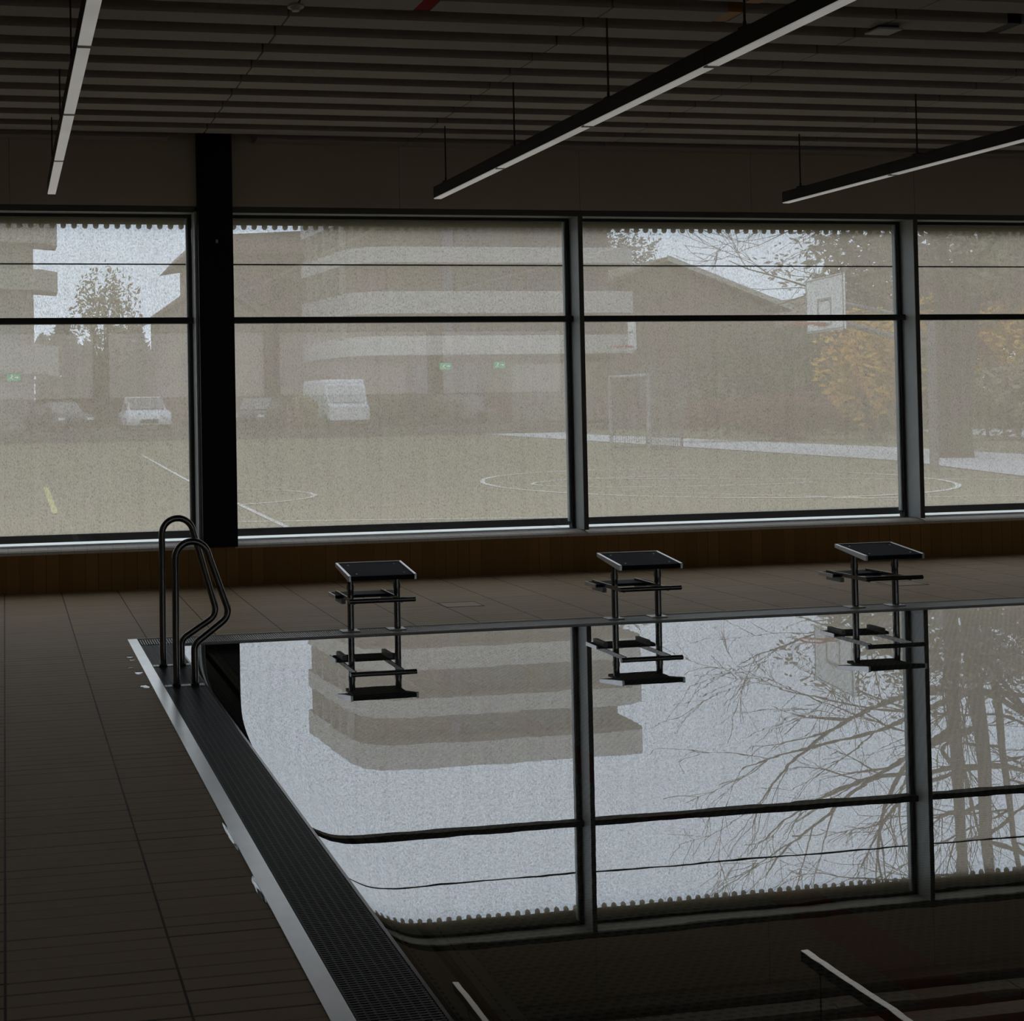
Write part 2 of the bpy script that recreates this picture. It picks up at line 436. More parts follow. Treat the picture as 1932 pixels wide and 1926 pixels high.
def ledge_mat():
    n = NT('perforated_ledge'); X, Y, Z = n.xyz()[:3]
    yf = n.math('FRACT', n.math('MULTIPLY', Y, 1/.030)); xf = n.math('FRACT', n.math('MULTIPLY', n.math('SUBTRACT', X, 1.195), 1/.017))
    s = n.math('MULTIPLY', n.math('LESS_THAN', yf, .5), n.math('LESS_THAN', xf, .5))
    s = n.math('MULTIPLY', s, n.math('LESS_THAN', X, 1.262))
    st = n.math('MULTIPLY', n.math('GREATER_THAN', X, 1.385), n.math('LESS_THAN', X, 1.392))
    st = n.math('MULTIPLY', st, n.math('LESS_THAN', yf, .6))
    c = n.mix(n.math('MULTIPLY', n.math('MAXIMUM', s, st), .85), (.42,.385,.35), (.04,.04,.04))
    return n.done(n.pbr(c, .6, 0, .3))
struct(m.build('pool_ledge', ledge_mat()))
# water: flat, sloping away over the overflow lip along the left edge
xs = [1.168 + .004*i for i in range(20)] + [1.248 + .016*i for i in range(16)] + [1.52, 1.65, 2, 4, 8, 13.16]
ys = [-4.16, 0, 2, 3, 4, 5, 6, 7, 8, 8.34, 8.36, 8.38, 8.40, 8.425]
m = MB()
vv = [(x, y, WZ - .0013*math.exp(-(x-1.168)/.035)) for y in ys for x in xs]
nx = len(xs)
m.add(vv, [(j*nx+i, j*nx+i+1, (j+1)*nx+i+1, (j+1)*nx+i) for j in range(len(ys)-1) for i in range(nx-1)])
w = m.build('pool_water', M['water'])
if w.data.polygons[0].normal.z < 0: w.data.flip_normals()
w.data.polygons.foreach_set('use_smooth', [True]*len(w.data.polygons))
w['kind'] = 'stuff'; w['label'] = 'still dark pool water mirroring the windows and the sky'; w['category'] = 'water'

# edge strip and lip
m = MB(); m.box(.838, .905, -4.2, 8.625, -.03, .004); struct(m.build('trim_4', M['edge']))
m = MB(); m.box(1.150, 1.162, -4.2, 8.44, -.03, -.002); struct(m.build('trim_5', M['stainless']))
m = MB(); m.box(.838, 13.2, 8.622, 8.634, -.03, .004); struct(m.build('trim_6', M['sill_tile']))

# black overflow grating along the left edge: cross bars and long ribs
t = empty('gutter_grating', (1.03, 4.5, 0)); tag(t, 'black plastic overflow grating running along the left long edge of the pool', 'drain grating')
def loc(mb, o=(1.03,4.5,0)):
    mb.v = [(a-o[0], b-o[1], c-o[2]) for a, b, c in mb.v]; return mb
m = MB(); y = 1.2
while y < 8.40:
    m.box(.910, 1.148, y, y+.0068, -.014, -.0025); y += .0133
loc(m).build('cross_bars', M['rubber'], t)
m = MB()
for k in range(9):
    x = .912 + .0282*k; m.box(x, x+.0070, 1.2, 8.40, -.03, -.0032)
loc(m).build('long_ribs', M['rubber'], t)
for yy in (7.72, 7.15):
    m = MB()
    for k in range(12): m.box(.912 + .0197*k, .912+.0197*k+.0175, yy-.022, yy+.022, -.012, .002)
    o = loc(m).build('end_strip', M['foot'], t); o['label'] = 'pale cross strip under a grab rail'
# grey grating along the far edge
t = empty('gutter_grating', (7, 8.54, 0)); tag(t, 'narrow grey grating along the far short edge under the starting blocks', 'drain grating')
m = MB(); x = .92
while x < 13.1:
    m.box(x, x+.0078, 8.435, 8.612, -.02, -.002); x += .0172
loc(m, (7,8.54,0)).build('bars', M['gratelight'], t)
m = MB(); m.box(.91, 13.15, 8.604, 8.618, -.02, -.001); m.box(1.165, 13.15, 8.425, 8.436, -.02, -.001)
loc(m, (7,8.54,0)).build('border', M['gratelight'], t)

# ------------------------------------------------------------------ starting blocks
def make_block():
    r = empty('starting_block', (2.628, 8.55, 0))
    def P(mb, name, mat, **k): return mb.build(name, mat, r, **k)
    f0, f1 = (-.215, .424), (.125, .474)          # front / rear edge (y, z) of the sloping top
    sl = (f1[1]-f0[1]) / (f1[0]-f0[0])
    # grip pad with a rounded, turned-down front nose
    pr = [(f0[0], f0[1]), (f1[0], f1[1]), (f1[0], f1[1]-.026), (f0[0]+.012, f0[1]-.034), (f0[0], f0[1]-.030)]
    P(MB().prism([(-.232, a, b) for a, b in pr], (.464, 0, 0)), 'platform', M['pad'], bevel=.003)
    P(MB().box(-.20, .20, -.14, .09, .405, .425), 'subframe', M['frame_dark'])
    for s in (-1, 1):
        x0 = -.250 if s < 0 else .232
        q = [(f0[0]-.004, f0[1]+.004), (f1[0]+.004, f1[1]+.005), (f1[0]+.004, f1[1]-.026), (f0[0]+.006, f0[1]-.038), (f0[0]-.004, f0[1]-.036)]
        P(MB().prism([(x0, a, b) for a, b in q], (.018, 0, 0)), 'side_trim', M['chrome'], bevel=.003)
    P(MB().box(-.25, .25, f1[0], f1[0]+.008, f1[1]-.024, f1[1]+.005), 'rear_trim', M['chrome'])
    for bx in (-.175, .175):
        for by in (-.16, .06):
            z = f0[1] + (by - f0[0]) * sl
            mb = MB(); mb.tube([(bx, by, z-.002), (bx, by, z+.003)], .007, 10); P(mb, 'bolt', M['chrome'])
    for s in (-1, 1):
        x = .175*s
        mb = MB(); mb.tube([(x, .01, -.004), (x, .01, .41)], .0235, 18); lg = P(mb, 'leg', M['stainless'], smooth=True)
        mb = MB(); mb.tube([(x, .01, .30), (x, .01, .335)], .0265, 18); mb.build('collar', M['stainless'], r, True)
        P(MB().box(x-.075, x+.055, -.035, .055, -.002, .006), 'foot_plate', M['foot'], bevel=.002)
        # side bars carrying handle and step
        P(MB().box(x-.033, x-.022, -.19, .30, .222, .252), 'side_bar', M['stainless'])
        P(MB().box(x-.034, x-.002, .13, .30, .176, .212), 'step_bracket', M['frame'])
    mb = MB(); mb.tube([(-.243, -.194, .245), (.243, -.194, .245)], .0175, 16); P(mb, 'hand_bar', M['stainless'], smooth=True)
    st = [(-.243, .30), (-.225, .16), (.225, .16), (.243, .30), (.21, .345), (-.21, .345)]
    st = [(-.246, .20), (-.235, .165), (.235, .165), (.246, .20), (.246, .30), (.225, .335), (-.225, .335), (-.246, .30)]
    P(MB().prism([(a, b, .212) for a, b in st], (0, 0, .022)), 'step', M['pad'], bevel=.003)
    P(MB().box(-.252, -.245, .165, .335, .208, .237), 'step_end_cap', M['chrome'])
    return r
blk = make_block()
tag(blk, 'black-topped starting block standing nearest the steel grab rails', 'starting block', 'starting blocks along the far pool edge')
for x, lab in ((4.678, 'black-topped starting block in the middle of the row, right of the centre mullion'),
               (6.682, 'black-topped starting block farthest from the grab rails, by the right mullion')):
    b = copy_tree(blk); b.location = (x, 8.55, 0); b['label'] = lab

# ------------------------------------------------------------------ grab rails
def rail(name_lab, Y, foot, top, kink, knee, rads):
    (cx, cz, r) = top
    arc_ = [(cx + r*math.cos(R(a)), cz + r*1.0*math.sin(R(a))) for a in range(180, 9, -10)]
    lower = fillet([(arc_[-1][0], Y, arc_[-1][1]), (kink[0], Y, kink[1]), (knee[0], Y, knee[1]), (knee[0], Y, -.02)], rads, 10)
    pts = [Vector((foot, Y, -.02)), Vector((foot, Y, .3)), Vector((foot+(cx-r-foot)*.5, Y, cz*.6))] + [Vector((a, Y, b)) for a, b in arc_] + lower[1:]
    t = empty('grab_rail', (foot, Y, 0)); tag(t, name_lab, 'grab rail', 'grab rails at the left pool edge')
    mb = MB(); mb.tube(pts, .0205, 18); mb.v = [(a-foot, b-Y, c) for a, b, c in mb.v]
    mb.build('bent_tube', M['stainless'], t, True)
    for x in (0, knee[0]-foot):
        mb = MB(); mb.tube([(x, 0, -.01), (x, 0, .012)], .026, 18); mb.build('socket', M['frame_dark'], t, True)
rail('taller steel grab rail standing nearer the window wall', 7.695, .973, (1.077,.832,.101), (1.326,.312), (1.092,.165), [.09,.07])
rail('lower steel grab rail standing nearer the viewer', 7.141, .980, (1.083,.745,.100), (1.308,.400), (1.090,.240), [.09,.07])

# ------------------------------------------------------------------ linear lamps
LZ = 3.45
def lamp(x, lab, y0=-3.0, y1=10.33):
    t = empty('linear_lamp', (x, y1, LZ)); tag(t, lab, 'pendant lamp', 'long pendant lamps under the slatted ceiling')
    L = y0 - y1
    b = MB(); y = 0.0; segs = []
    for e in (1.40, 2.83, 4.26, 5.69, 7.12, 8.55, 9.98, 11.41, -L):
        segs.append((-y, -e)); y = e
    for a, c in segs: b.box(-.036, .036, c+.0015, a-.0015, .006, .105)
    b.build('housing', M['lampbody'], t, bevel=.002)
    d = MB()
    for a, c in segs: d.box(-.033, .033, c+.003, a-.003, -.002, .006)
    d.build('diffuser', M['diffuser'], t)
    for a, c in segs[:-1]:
        d = MB(); d.box(-.0335, .0335, c-.02, c+.02, -.0035, .004); d.build('joint_cover', M['jointc'], t)
    for k in range(9):
        yy = -.22 - 1.45*k
        if yy < L: break
        w = MB(); w.tube([(0, yy, .11), (0, yy, (4.05 if ((y1+yy-10.775)/.384) % 1 < .52 else 4.6)-LZ)], .006, 6); w.build('suspension_wire', M['wire'], t)
        w = MB(); w.box(-.02, .02, yy-.03, yy+.03, .103, .122); w.tube([(0, yy, .12), (0, yy, .15)], .009, 8); w.build('wire_clip', M['wire'], t)
lamp(.417, 'leftmost of the three long lamps, hanging over the tiled deck')
lamp(3.825, 'middle long lamp, hanging above the left starting block')
lamp(7.235, 'rightmost of the three long lamps, hanging above the right starting block')

# ------------------------------------------------------------------ deck details
def cover(x0, x1, y0, y1, lab):
    t = empty('access_cover', ((x0+x1)/2, (y0+y1)/2, 0)); tag(t, lab, 'floor hatch')
    a, b = (x1-x0)/2, (y1-y0)/2; w_ = .008
    mb = MB(); mb.box(-a, a, -b, -b+w_, 0, .0025); mb.box(-a, a, b-w_, b, 0, .0025); mb.box(-a, -a+w_, -b, b, 0, .0025); mb.box(a-w_, a, -b, b, 0, .0025)
    mb.build('rim', M['frame_dark'], t)
    mb = MB(); mb.box(-a+w_, a-w_, -b+w_, b-w_, -.001, .0015); mb.build('lid', M['cover'], t)
n = NT('cover_tile'); M['cover'] = n.done(n.pbr(n.mix(n.noise(4,3), (.47,.34,.215), (.57,.42,.28)), .55, 0, .35))
cover(3.47, 3.79, 9.34, 9.56, 'square tiled hatch in the floor between the left and middle starting blocks')
cover(7.52, 7.86, 9.40, 9.62, 'square tiled hatch in the floor behind the right starting block')

n = NT('puddle'); M['puddle'] = n.done(n.pbr((.55,.56,.57), .08, .85, .5))
def puddle(x, y, rx, ry, lab, seed):
    rnd = random.Random(seed); N = 28; ph = [rnd.uniform(0, 6.28) for _ in range(3)]
    pts = []
    for k in range(N):
        a = 2*math.pi*k/N; r = 1 + .18*math.sin(2*a+ph[0]) + .12*math.sin(3*a+ph[1]) + .06*math.sin(5*a+ph[2])
        pts.append((rx*r*math.cos(a), ry*r*math.sin(a)))
    mb = MB(); mb.add([(a, b, 0) for a, b in pts] + [(a*.86, b*.86, .002) for a, b in pts],
        [(i, (i+1) % N, (i+1) % N + N, i+N) for i in range(N)] + [tuple(range(N, 2*N))])
    o = mb.build('puddle', M['puddle'], None, True); o.location = (x, y, .0006)
    tag(o, lab, 'puddle', 'small puddles beside the pool edge strip')
puddle(.797, 8.03, .018, .035, 'small bright puddle on the tiles nearest the pool corner', 1)
puddle(.800, 7.93, .016, .022, 'thin puddle just in front of the one at the pool corner', 2)
puddle(.770, 7.70, .015, .022, 'tiny puddle set a little away from the edge strip', 3)
puddle(.800, 7.545, .022, .055, 'oval puddle against the edge strip between the two grab rails', 4)
puddle(.800, 7.17, .03, .045, 'streaky puddle against the edge strip level with the lower rail', 5)
puddle(.832, 4.10, .012, .10, 'long thin wet smear along the edge strip in the foreground', 6)
puddle(.834, 4.62, .010, .16, 'long thin wet smear along the edge strip behind the foreground one', 7)

# exit signs on the wall behind the viewer, seen mirrored in the panes
M['sign_green'] = emit('sign_green', (.10,.75,.42), 3.0); M['sign_white'] = emit('sign_white', (.85,1,.93), 5.0)
def exit_sign(x, z):
    t = struct(empty('exit_sign', (x, YB+.03, z)))
    MB().box(-.16, .16, -.03, .02, -.09, .09).build('sign_box', M['whitepl'], t)
    MB().box(-.15, .15, .02, .024, -.08, .08).build('sign_face', M['sign_green'], t)
    g = MB()
    def r_(a, b, c, d): g.box(a, b, .024, .026, c, d)
    g.obox((-.10,.024,-.055), (.012,0,.004), (0,.002,0), (.035,0,.06)); g.obox((-.062,.024,-.01), (.02,0,0), (0,.002,0), (.012,0,.05))
    g.obox((-.055,.024,-.005), (.012,0,.0), (0,.002,0), (.03,0,-.05)); r_(-.052, -.032, .048, .068)
    g.obox((-.03,.024,.025), (.03,0,-.012), (0,.002,0), (0,0,.012))
    r_(.02, .075, -.008, .008); g.prism([(.07,.024,-.03), (.12,.024,0), (.07,.024,.03)], (0,.002,0))
    g.build('pictogram', M['sign_white'], t)
exit_sign(10.62, 2.50); exit_sign(12.0, 2.52); exit_sign(.22, 2.35)

# ------------------------------------------------------------------ outdoors
M['render_white'] = plain('pale_balcony_render', (.50,.48,.45), .8)
M['win_dark'] = plain('dark_window_strip', (.06,.06,.075), .3)
M['win_blue'] = plain('blue_blind', (.10,.11,.17), .4)
M['wall_brown'] = plain('brown_cladding', (.19,.145,.115), .85)
M['wall_warm'] = plain('warm_wall', (.17,.13,.105), .85)
M['roof_brown'] = plain('brown_roof', (.18,.14,.105), .85)
M['roof_edge'] = plain('pale_roof_edge', (.45,.42,.38), .7)
M['tower_wall'] = plain('tower_render', (.26,.25,.215), .85)
M['tower_green'] = plain('tower_greenish_bay', (.13,.16,.13), .6)
M['bark'] = plain('bark', (.06,.052,.043), .9)
M['leaf_olive'] = plain('olive_leaves', (.27,.24,.12), .8, vary=.3)
M['leaf_yellow'] = plain('yellow_leaves', (.66,.36,.04), .8, vary=.3)
M['leaf_green'] = plain('green_leaves', (.09,.10,.05), .8, vary=.3)
M['leaf_red'] = plain('red_leaves', (.20,.075,.06), .8, vary=.35)
M['leaf_brown'] = plain('brown_leaves', (.21,.18,.125), .8, vary=.3)
M['leaf_pale'] = plain('pale_leaves', (.25,.24,.20), .8, vary=.3)
M['car_white'] = plain('white_car_paint', (.62,.63,.66), .4); M['car_dark'] = plain('dark_car_paint', (.03,.03,.035), .25)
M['car_grey'] = plain('grey_car_paint', (.16,.15,.15), .3)
M['car_glass'] = plain('car_window', (.16,.155,.15), .3); M['van_glass'] = plain('van_window', (.38,.38,.40), .3); M['goal'] = plain('goal_paint', (.36,.36,.35), .6)
M['tyre'] = plain('tyre', (.015,.015,.015), .9)
M['board'] = plain('white_backboard', (.92,.92,.90), .6); M['line_dark'] = plain('dark_line_paint', (.30,.30,.30), .6)
M['rim_red'] = plain('red_rim', (.55,.08,.05), .5); M['galv'] = plain('galvanised_pole', (.16,.16,.16), .6)
M['white_line'] = plain('white_line_paint', (.72,.71,.66), .9)
M['yellow_line'] = plain('yellow_line_paint', (.60,.56,.18), .9)
M['path'] = plain('pale_path', (.58,.58,.58), .9)
M['asphalt'] = plain('parking_asphalt', (.10,.095,.09), .9)
M['bank'] = plain('planted_bank', (.12,.105,.06), .9)

m = MB(); m.box(-60, 140, 11.42, 200, -.4, 0); m.box(-60, 80, -80, YB-.2, -.4, 0); lawn = struct(m.build('lawn', M['lawn']))
def ribbon(pts, w, z=.012, closed=False):
    mb = MB(); P = [Vector((x, y, z)) for x, y in pts]; n = len(P); q = []
    for i, p in enumerate(P):
        a = P[(i-1) % n] if (closed or i) else p; b = P[(i+1) % n] if (closed or i < n-1) else p
        d = (b-a).normalized(); s = Vector((-d.y, d.x, 0)) * w/2; q += [p+s, p-s]
    fs = [(2*i, 2*i+1, (2*i+3) % (2*n), (2*i+2) % (2*n)) for i in range(n if closed else n-1)]
    return mb.add(q, fs)
def mark(mb, mat='white_line', lab=None):
    o = mb.build('field_marking', M[mat], lawn)
    if lab: o['label'] = lab
def arc(cx, cy, rx, ry, a0, a1, n=48):
    return [(cx + rx*math.cos(R(a0+(a1-a0)*k/n)), cy + ry*math.sin(R(a0+(a1-a0)*k/n))) for k in range(n+1)]
mark(ribbon([(4.55,41.2),(3.95,26.8),(3.70,16.2),(3.6,13)], .08))
mark(ribbon([(2.5,16.95),(9.4,15.6),(16.0,14.3)], .07))
mark(ribbon(arc(13.5, 22.0, 4.25, 4.25, 0, 360)[:-1], .10, closed=True))
mark(ribbon(arc(13.4, 22.2, 3.3, 1.5, 60, 300), .07))
mark(ribbon(arc(2.3, 21.6, 3.2, 2.2, -80, 80), .08))
mark(ribbon([(11.2,19.6),(13.6,17.4),(15.9,17.0),(20,15)], .06)); mark(ribbon([(12,23.5),(17.9,20.6),(21,18)], .08))
mark(ribbon([(.82,25.3),(.76,19.0)], .10), 'yellow_line', 'yellow line')
mark(ribbon([(13.0,17.6),(13.55,17.35)], .22), 'yellow_line', 'short yellow mark')
# footpath crossing on the right
m = MB(); m.add([(18.0,17.7,.02),(19.5,20.75,.02),(21.65,26.8,.02),(22.5,44.7,.02),(23,58,.02),(27.8,58,.02),(26.5,52.6,.02),(26.95,33.3,.02),(26.4,28.1,.02),(25.3,24,.02)], [(0,1,2,3,4,5,6,7,8,9)])
struct(m.build('footpath', M['path']))
m = MB(); m.box(-20, 28, 56.6, 100, 0, .48); m.box(28, 90, 60, 100, 0, .3); struct(m.build('parking_ground', M['asphalt']))
m = MB(); m.add([(36,38.5,.02),(40,50,.02),(52,50,.02),(46,38.5,.02)], [(0,1,2,3)]); struct(m.build('footpath', M['path']))

# curved apartment block with pale balcony bands
t = empty('apartment_block', (24.5, 64, 0)); tag(t, 'wide apartment block with pale rounded balcony bands seen through the second pane', 'building')
def local(mb, o): mb.v = [(a-o[0], b-o[1], c-o[2]) for a, b, c in mb.v]; return mb
O = (24.5, 64, 0)
def plan(k=0.0):                          # front outline, chamfered and rounded on the left end
    q = min(k, .22)
    pts = [(17.42+q, 70.0), (17.9+q, 64.5), (18.05+q, 63.4+k*.2), (18.45+q, 62.5+k*.5), (19.15+q*.6, 61.95+k*.8), (20.3, 61.65+k), (33.2-k, 61.65+k), (34.0-k, 61.9+k), (34.35-k, 62.6+k*.5), (34.35-k, 70)]
    return pts
m = MB(); m.prism([(a, b, .3) for a, b in plan(1.1)], (0,0,16.2)); local(m, O).build('core_wall', M['wall_warm'], t)
bands = [(4.11,5.12),(6.32,7.49),(9.01,9.85),(11.3,12.42),(13.95,14.88)]
for a, b in bands:
    m = MB(); m.prism([(x, y, a) for x, y in plan(0)], (0,0,b-a)); local(m, O).build('balcony_band', M['render_white'], t)
m = MB(); m.prism([(x, y, 16.29) for x, y in plan(0)], (0,0,1.3)); local(m, O).build('parapet', M['render_white'], t)
lv = [(.5,4.11)] + [(bands[i][1], bands[i+1][0]) for i in range(4)] + [(14.88,16.29)]
for i, (a, b) in enumerate(lv[1:]):
    for (x0, x1, mt) in ((20.3,21.4,'wall_brown'),(23.4,24.0,'win_blue'),(24.1,27.6,'win_dark'),(28.2,30.0,'win_dark'),(30.2,30.8,'win_blue'),(31,32.4,'win_dark')):
        m = MB(); m.box(x0, x1, 62.62, 62.85, a+.06, b-.04); local(m, O).build('window_strip', M[mt], t)
    for k in range(5):                      # upright slats on the rounded end
        x = 17.55 + k*.13; y = 68.6 - k*1.25
        m = MB(); m.box(x-.10, x+.22, y-.14, y+.14, a, b); local(m, O).build('slat_screen', M['tower_wall'], t)
for x0, x1, mt in ((17.5,21,'wall_brown'),(21.4,22.4,'win_dark'),(23,25.5,'win_dark'),(27,30,'tower_wall'),(30.4,33,'wall_brown')):
    m = MB(); m.box(x0, x1, 62.0, 62.9, .5, 3.6); local(m, O).build('ground_floor_front', M[mt], t)
# houses
def house(name, x0, x1, y0, y1, zw, zr, lab, wall, roof, ridge='y', ov=.6, cat='house'):
    o = ((x0+x1)/2, (y0+y1)/2, 0); t = empty(name, o); tag(t, lab, cat)
    m = MB(); xm = (x0+x1)/2
    if ridge == 'y':
        m.prism([(x0,y0,0),(x1,y0,0),(x1,y0,zw),(xm,y0,zr),(x0,y0,zw)], (0,y1-y0,0))
    else:
        ym = (y0+y1)/2
        m.prism([(x0,y0,0),(x0,y1,0),(x0,y1,zw),(x0,ym,zr),(x0,y0,zw)], (x1-x0,0,0))
    local(m, o).build('wall', M[wall], t)
    m = MB()
    if ridge == 'y':
        k = (zr-zw)/(xm-x0)
        for s, e in ((-1, x0), (1, x1)):
            m.prism([(xm, y0-ov, zr+.05),(e+s*ov, y0-ov, zw-k*ov+.05),(e+s*ov, y0-ov, zw-k*ov+.30),(xm, y0-ov, zr+.32)], (0, y1-y0+2*ov, 0))
    else:
        k = (zr-zw)/(ym-y0)
        for s, e in ((-1, y0), (1, y1)):
            m.prism([(x0-ov, ym, zr+.05),(x0-ov, e+s*ov, zw-k*ov+.05),(x0-ov, e+s*ov, zw-k*ov+.30),(x0-ov, ym, zr+.32)], (x1-x0+2*ov, 0, 0))
    local(m, o).build('roof', M[roof], t)
    return t, o
o = (15, 79, 0); t = empty('brown_house', o); tag(t, 'tall brown house beside the left end of the balcony building', 'house')
m = MB(); m.box(12.2, 18.9, 74.6, 84, 0, 11.0); local(m, o).build('wall', M['wall_brown'], t)
m = MB(); m.prism([(10.86,73.9,10.75),(11.95,73.9,11.9),(13.2,73.9,12.15),(19.2,73.9,12.45),(19.2,73.9,11.0),(12.2,73.9,10.95)], (0,10.8,0)); local(m, o).build('roof', M['roof_brown'], t)
for k in range(3):
    for z in (2.8, 5.6, 8.2):
        m = MB(); m.box(12.9+1.9*k, 13.9+1.9*k, 74.5, 74.65, z, z+1.2); local(m, o).build('window', M['win_dark'], t)
t, o = house('gabled_house', 8.6, 14.4, 67.5, 71.5, 6.6, 8.6, 'low brown gabled house left of the black column', 'wall_brown', 'roof_brown', 'y', .5)
for k in range(2):
    m = MB(); m.box(9.6+1.6*k, 10.5+1.6*k, 67.43, 67.55, 3.0, 4.3); local(m, o).build('window', M['win_dark'], t)
t, o = house('barn', 34.6, 50.8, 74, 84, 7.5, 10.5, 'long brown gabled barn seen through the third pane', 'wall_brown', 'roof_brown', 'y', .8, 'barn')
for k in range(4):
    m = MB(); m.box(38.0+2.8*k, 39.4+2.8*k, 73.9, 74.05, 1.2, 3.6); local(m, o).build('window', M['tower_wall'], t)
m = MB(); kk = 3.0/8.1
m.prism([(42.7,73.15,10.57),(51.6,73.15,10.57-kk*8.9),(51.6,73.15,10.92-kk*8.9),(42.7,73.15,10.92)], (0,.05,0)); local(m, o).build('verge_board', M['roof_edge'], t)
t, o = house('low_house', 53.0, 64, 76, 86, 6.3, 8.6, 'low brown house to the right of the barn, behind the backboard', 'wall_warm', 'roof_brown', 'y', .8)
# balcony tower on the far left
t = empty('balcony_tower', (-2.6, 66.5, 0)); tag(t, 'pale block of flats with stacked corner balconies at the far left', 'building'); O = (-2.5, 62, 0)
m = MB(); m.box(-8, 1.48, 60.3, 70, 0, 16.0); local(m, O).build('wall', M['tower_wall'], t)
for a, b in ((3.16,4.72),(7.24,8.35),(9.53,10.75),(12.0,13.2)):
    m = MB(); m.prism([(-3,60.3,a+.25),(-3,59.4,a+.25),(1.9,59.4,a+.12),(2.68,59.6,a),(2.68,61.5,a),(1.48,61.6,a+.25)], (0,0,b-a-.1)); local(m, O).build('balcony', M['tower_wall'], t)
for a, b in ((4.9,7.0),(8.5,10.4),(10.9,12.0)):
    m = MB(); m.box(-1.6, .85, 60.2, 60.35, a-.2, b-.2); local(m, O).build('glazed_bay', M['tower_green'], t)
    m = MB(); m.box(1.0, 1.5, 60.2, 60.4, a, b); local(m, O).build('pier', M['wall_warm'], t)

t.location.z = -.11; t.scale = (1.05, 1, 1.07)

# vegetation
def foliage(cx, cy, cz, rx, ry, rz, n, size, rnd, power=.5, boxy=False):
    mb = MB()
    for _ in range(n):
        while True:
            v = Vector((rnd.uniform(-1,1), rnd.uniform(-1,1), rnd.uniform(-1,1)))
            if v.length <= 1 or boxy: break
        if boxy: v.z = -1 + (v.z+1)/2*(1.62 + .24*math.sin(v.x*7) + .14*math.sin(v.x*19+1))
        else: v = v * (v.length ** -power if v.length > .05 else 1) * (.72 + .28*math.sin(5*math.atan2(v.y, v.x)+3*v.z))
        p = Vector((cx+v.x*rx, cy+v.y*ry, cz+v.z*rz))
        a = Vector((rnd.gauss(0,1), rnd.gauss(0,1), rnd.gauss(0,1))).normalized(); b = a.orthogonal().normalized(); s = size*rnd.uniform(.6,1.4)
        mb.add([p-a*s, p+b*s*.5, p+a*s, p-b*s*.5], [(0,1,2,3)])
    return mb
def branch(mb, p, d, L, r, depth, rnd, spread=.55, up=.12, n=5):
    pts = [p]; rr = [r]; q = p.copy(); dd = d.copy()
    for i in range(n):
        dd = (dd + Vector((rnd.gauss(0,.11), rnd.gauss(0,.11), rnd.gauss(0,.08)+up*.25))).normalized()
        q = q + dd*L/n; pts.append(q.copy()); rr.append(max(.006, r*(1-.55*(i+1)/n)))
    mb.tube(pts, rr, 6 if r > .04 else 4, cap=False)
    if depth == 0: return
    for k in range(rnd.choice((3,4,4,5))):
        i = rnd.randint(max(1, n//2-1), n); b = pts[i]
        ax = Vector((rnd.gauss(0,1), rnd.gauss(0,1), rnd.gauss(0,.7))).normalized()
        nd = (dd + ax*spread*rnd.uniform(.7,1.4)).normalized()
        branch(mb, b, nd, L*rnd.uniform(.5,.72), max(.008, rr[i]*.62), depth-1, rnd, spread, up, max(3, n-1))
def bush(name, lab, cat, c, rx, ry, rz, n, size, mat, seed, group=None, boxy=False):
    rnd = random.Random(seed); t = empty(name, (c[0], c[1], 0)); tag(t, lab, cat, group)
    local(foliage(c[0], c[1], c[2], rx, ry, rz, n, size, rnd, .5, boxy), (c[0], c[1], 0)).build('foliage', M[mat], t)
    mb = MB()
    for k in range(5): mb.tube([(c[0]+rnd.uniform(-.3,.3)*rx, c[1], 0), (c[0]+rnd.uniform(-.5,.5)*rx, c[1]+rnd.uniform(-.3,.3)*ry, c[2])], [.06,.02], 5)
    local(mb, (c[0], c[1], 0)).build('stem', M['bark'], t)
    return t
bush('tree', 'small olive-leaved tree between the balcony tower and the gabled house', 'tree', (5.7,68.5,6.6), 2.3, 2, 3.3, 1700, .15, 'leaf_olive', 3)
bush('shrub', 'long olive thicket behind the white car and below the small tree', 'shrub', (6.6,75.6,3.6), 4.6, .7, 3.6, 6500, .34, 'leaf_green', 4, None, True)
bush('tree', 'thin pale tree rising behind the barn roof in the third pane', 'tree', (48.5,92,13.0), 5.2, 3, 4.4, 1900, .24, 'leaf_pale', 5)
bush('shrub', 'brown-green shrub before the middle of the balcony building', 'shrub', (20.0,57.2,1.1), 2.6, .6, 1.0, 2600, .13, 'leaf_green', 6)
bush('shrub', 'rounded olive shrub beside the dark car right of the column', 'shrub', (14.2,57.2,1.2), .85, .6, .9, 1400, .13, 'leaf_olive', 8)
bush('bush', 'yellow autumn bush left of the right mullion', 'bush', (30.0,38.5,2.7), 2.0, 1.5, 2.2, 2600, .14, 'leaf_yellow', 9)
bush('bush', 'yellow autumn bush at the far right edge of the view', 'bush', (36.3,39.5,4.3), 3.4, 1.5, 2.3, 4200, .15, 'leaf_yellow', 10)
bush('bush', 'green bush mass beneath the yellow bush at the far right', 'bush', (35.5,37.0,1.4), 4.0, 1.0, 1.5, 3400, .15, 'leaf_olive', 12)
bush('hedge', 'long red-leaved hedge beyond the pale footpath', 'hedge', (28.0,41.0,.95), 5.2, .8, .75, 5200, .12, 'leaf_red', 11)
bush('hedge', 'green backdrop thicket rising behind the red hedge', 'hedge', (33.0,46.0,2.4), 7.0, 1.5, 2.6, 5200, .18, 'leaf_green', 13)
bush('tree', 'broad brown-green tree mass filling the view behind the far right pane', 'tree', (46.5,50.0,5.4), 9.5, 1.5, 5.4, 9000, .36, 'leaf_brown', 15, None, True)
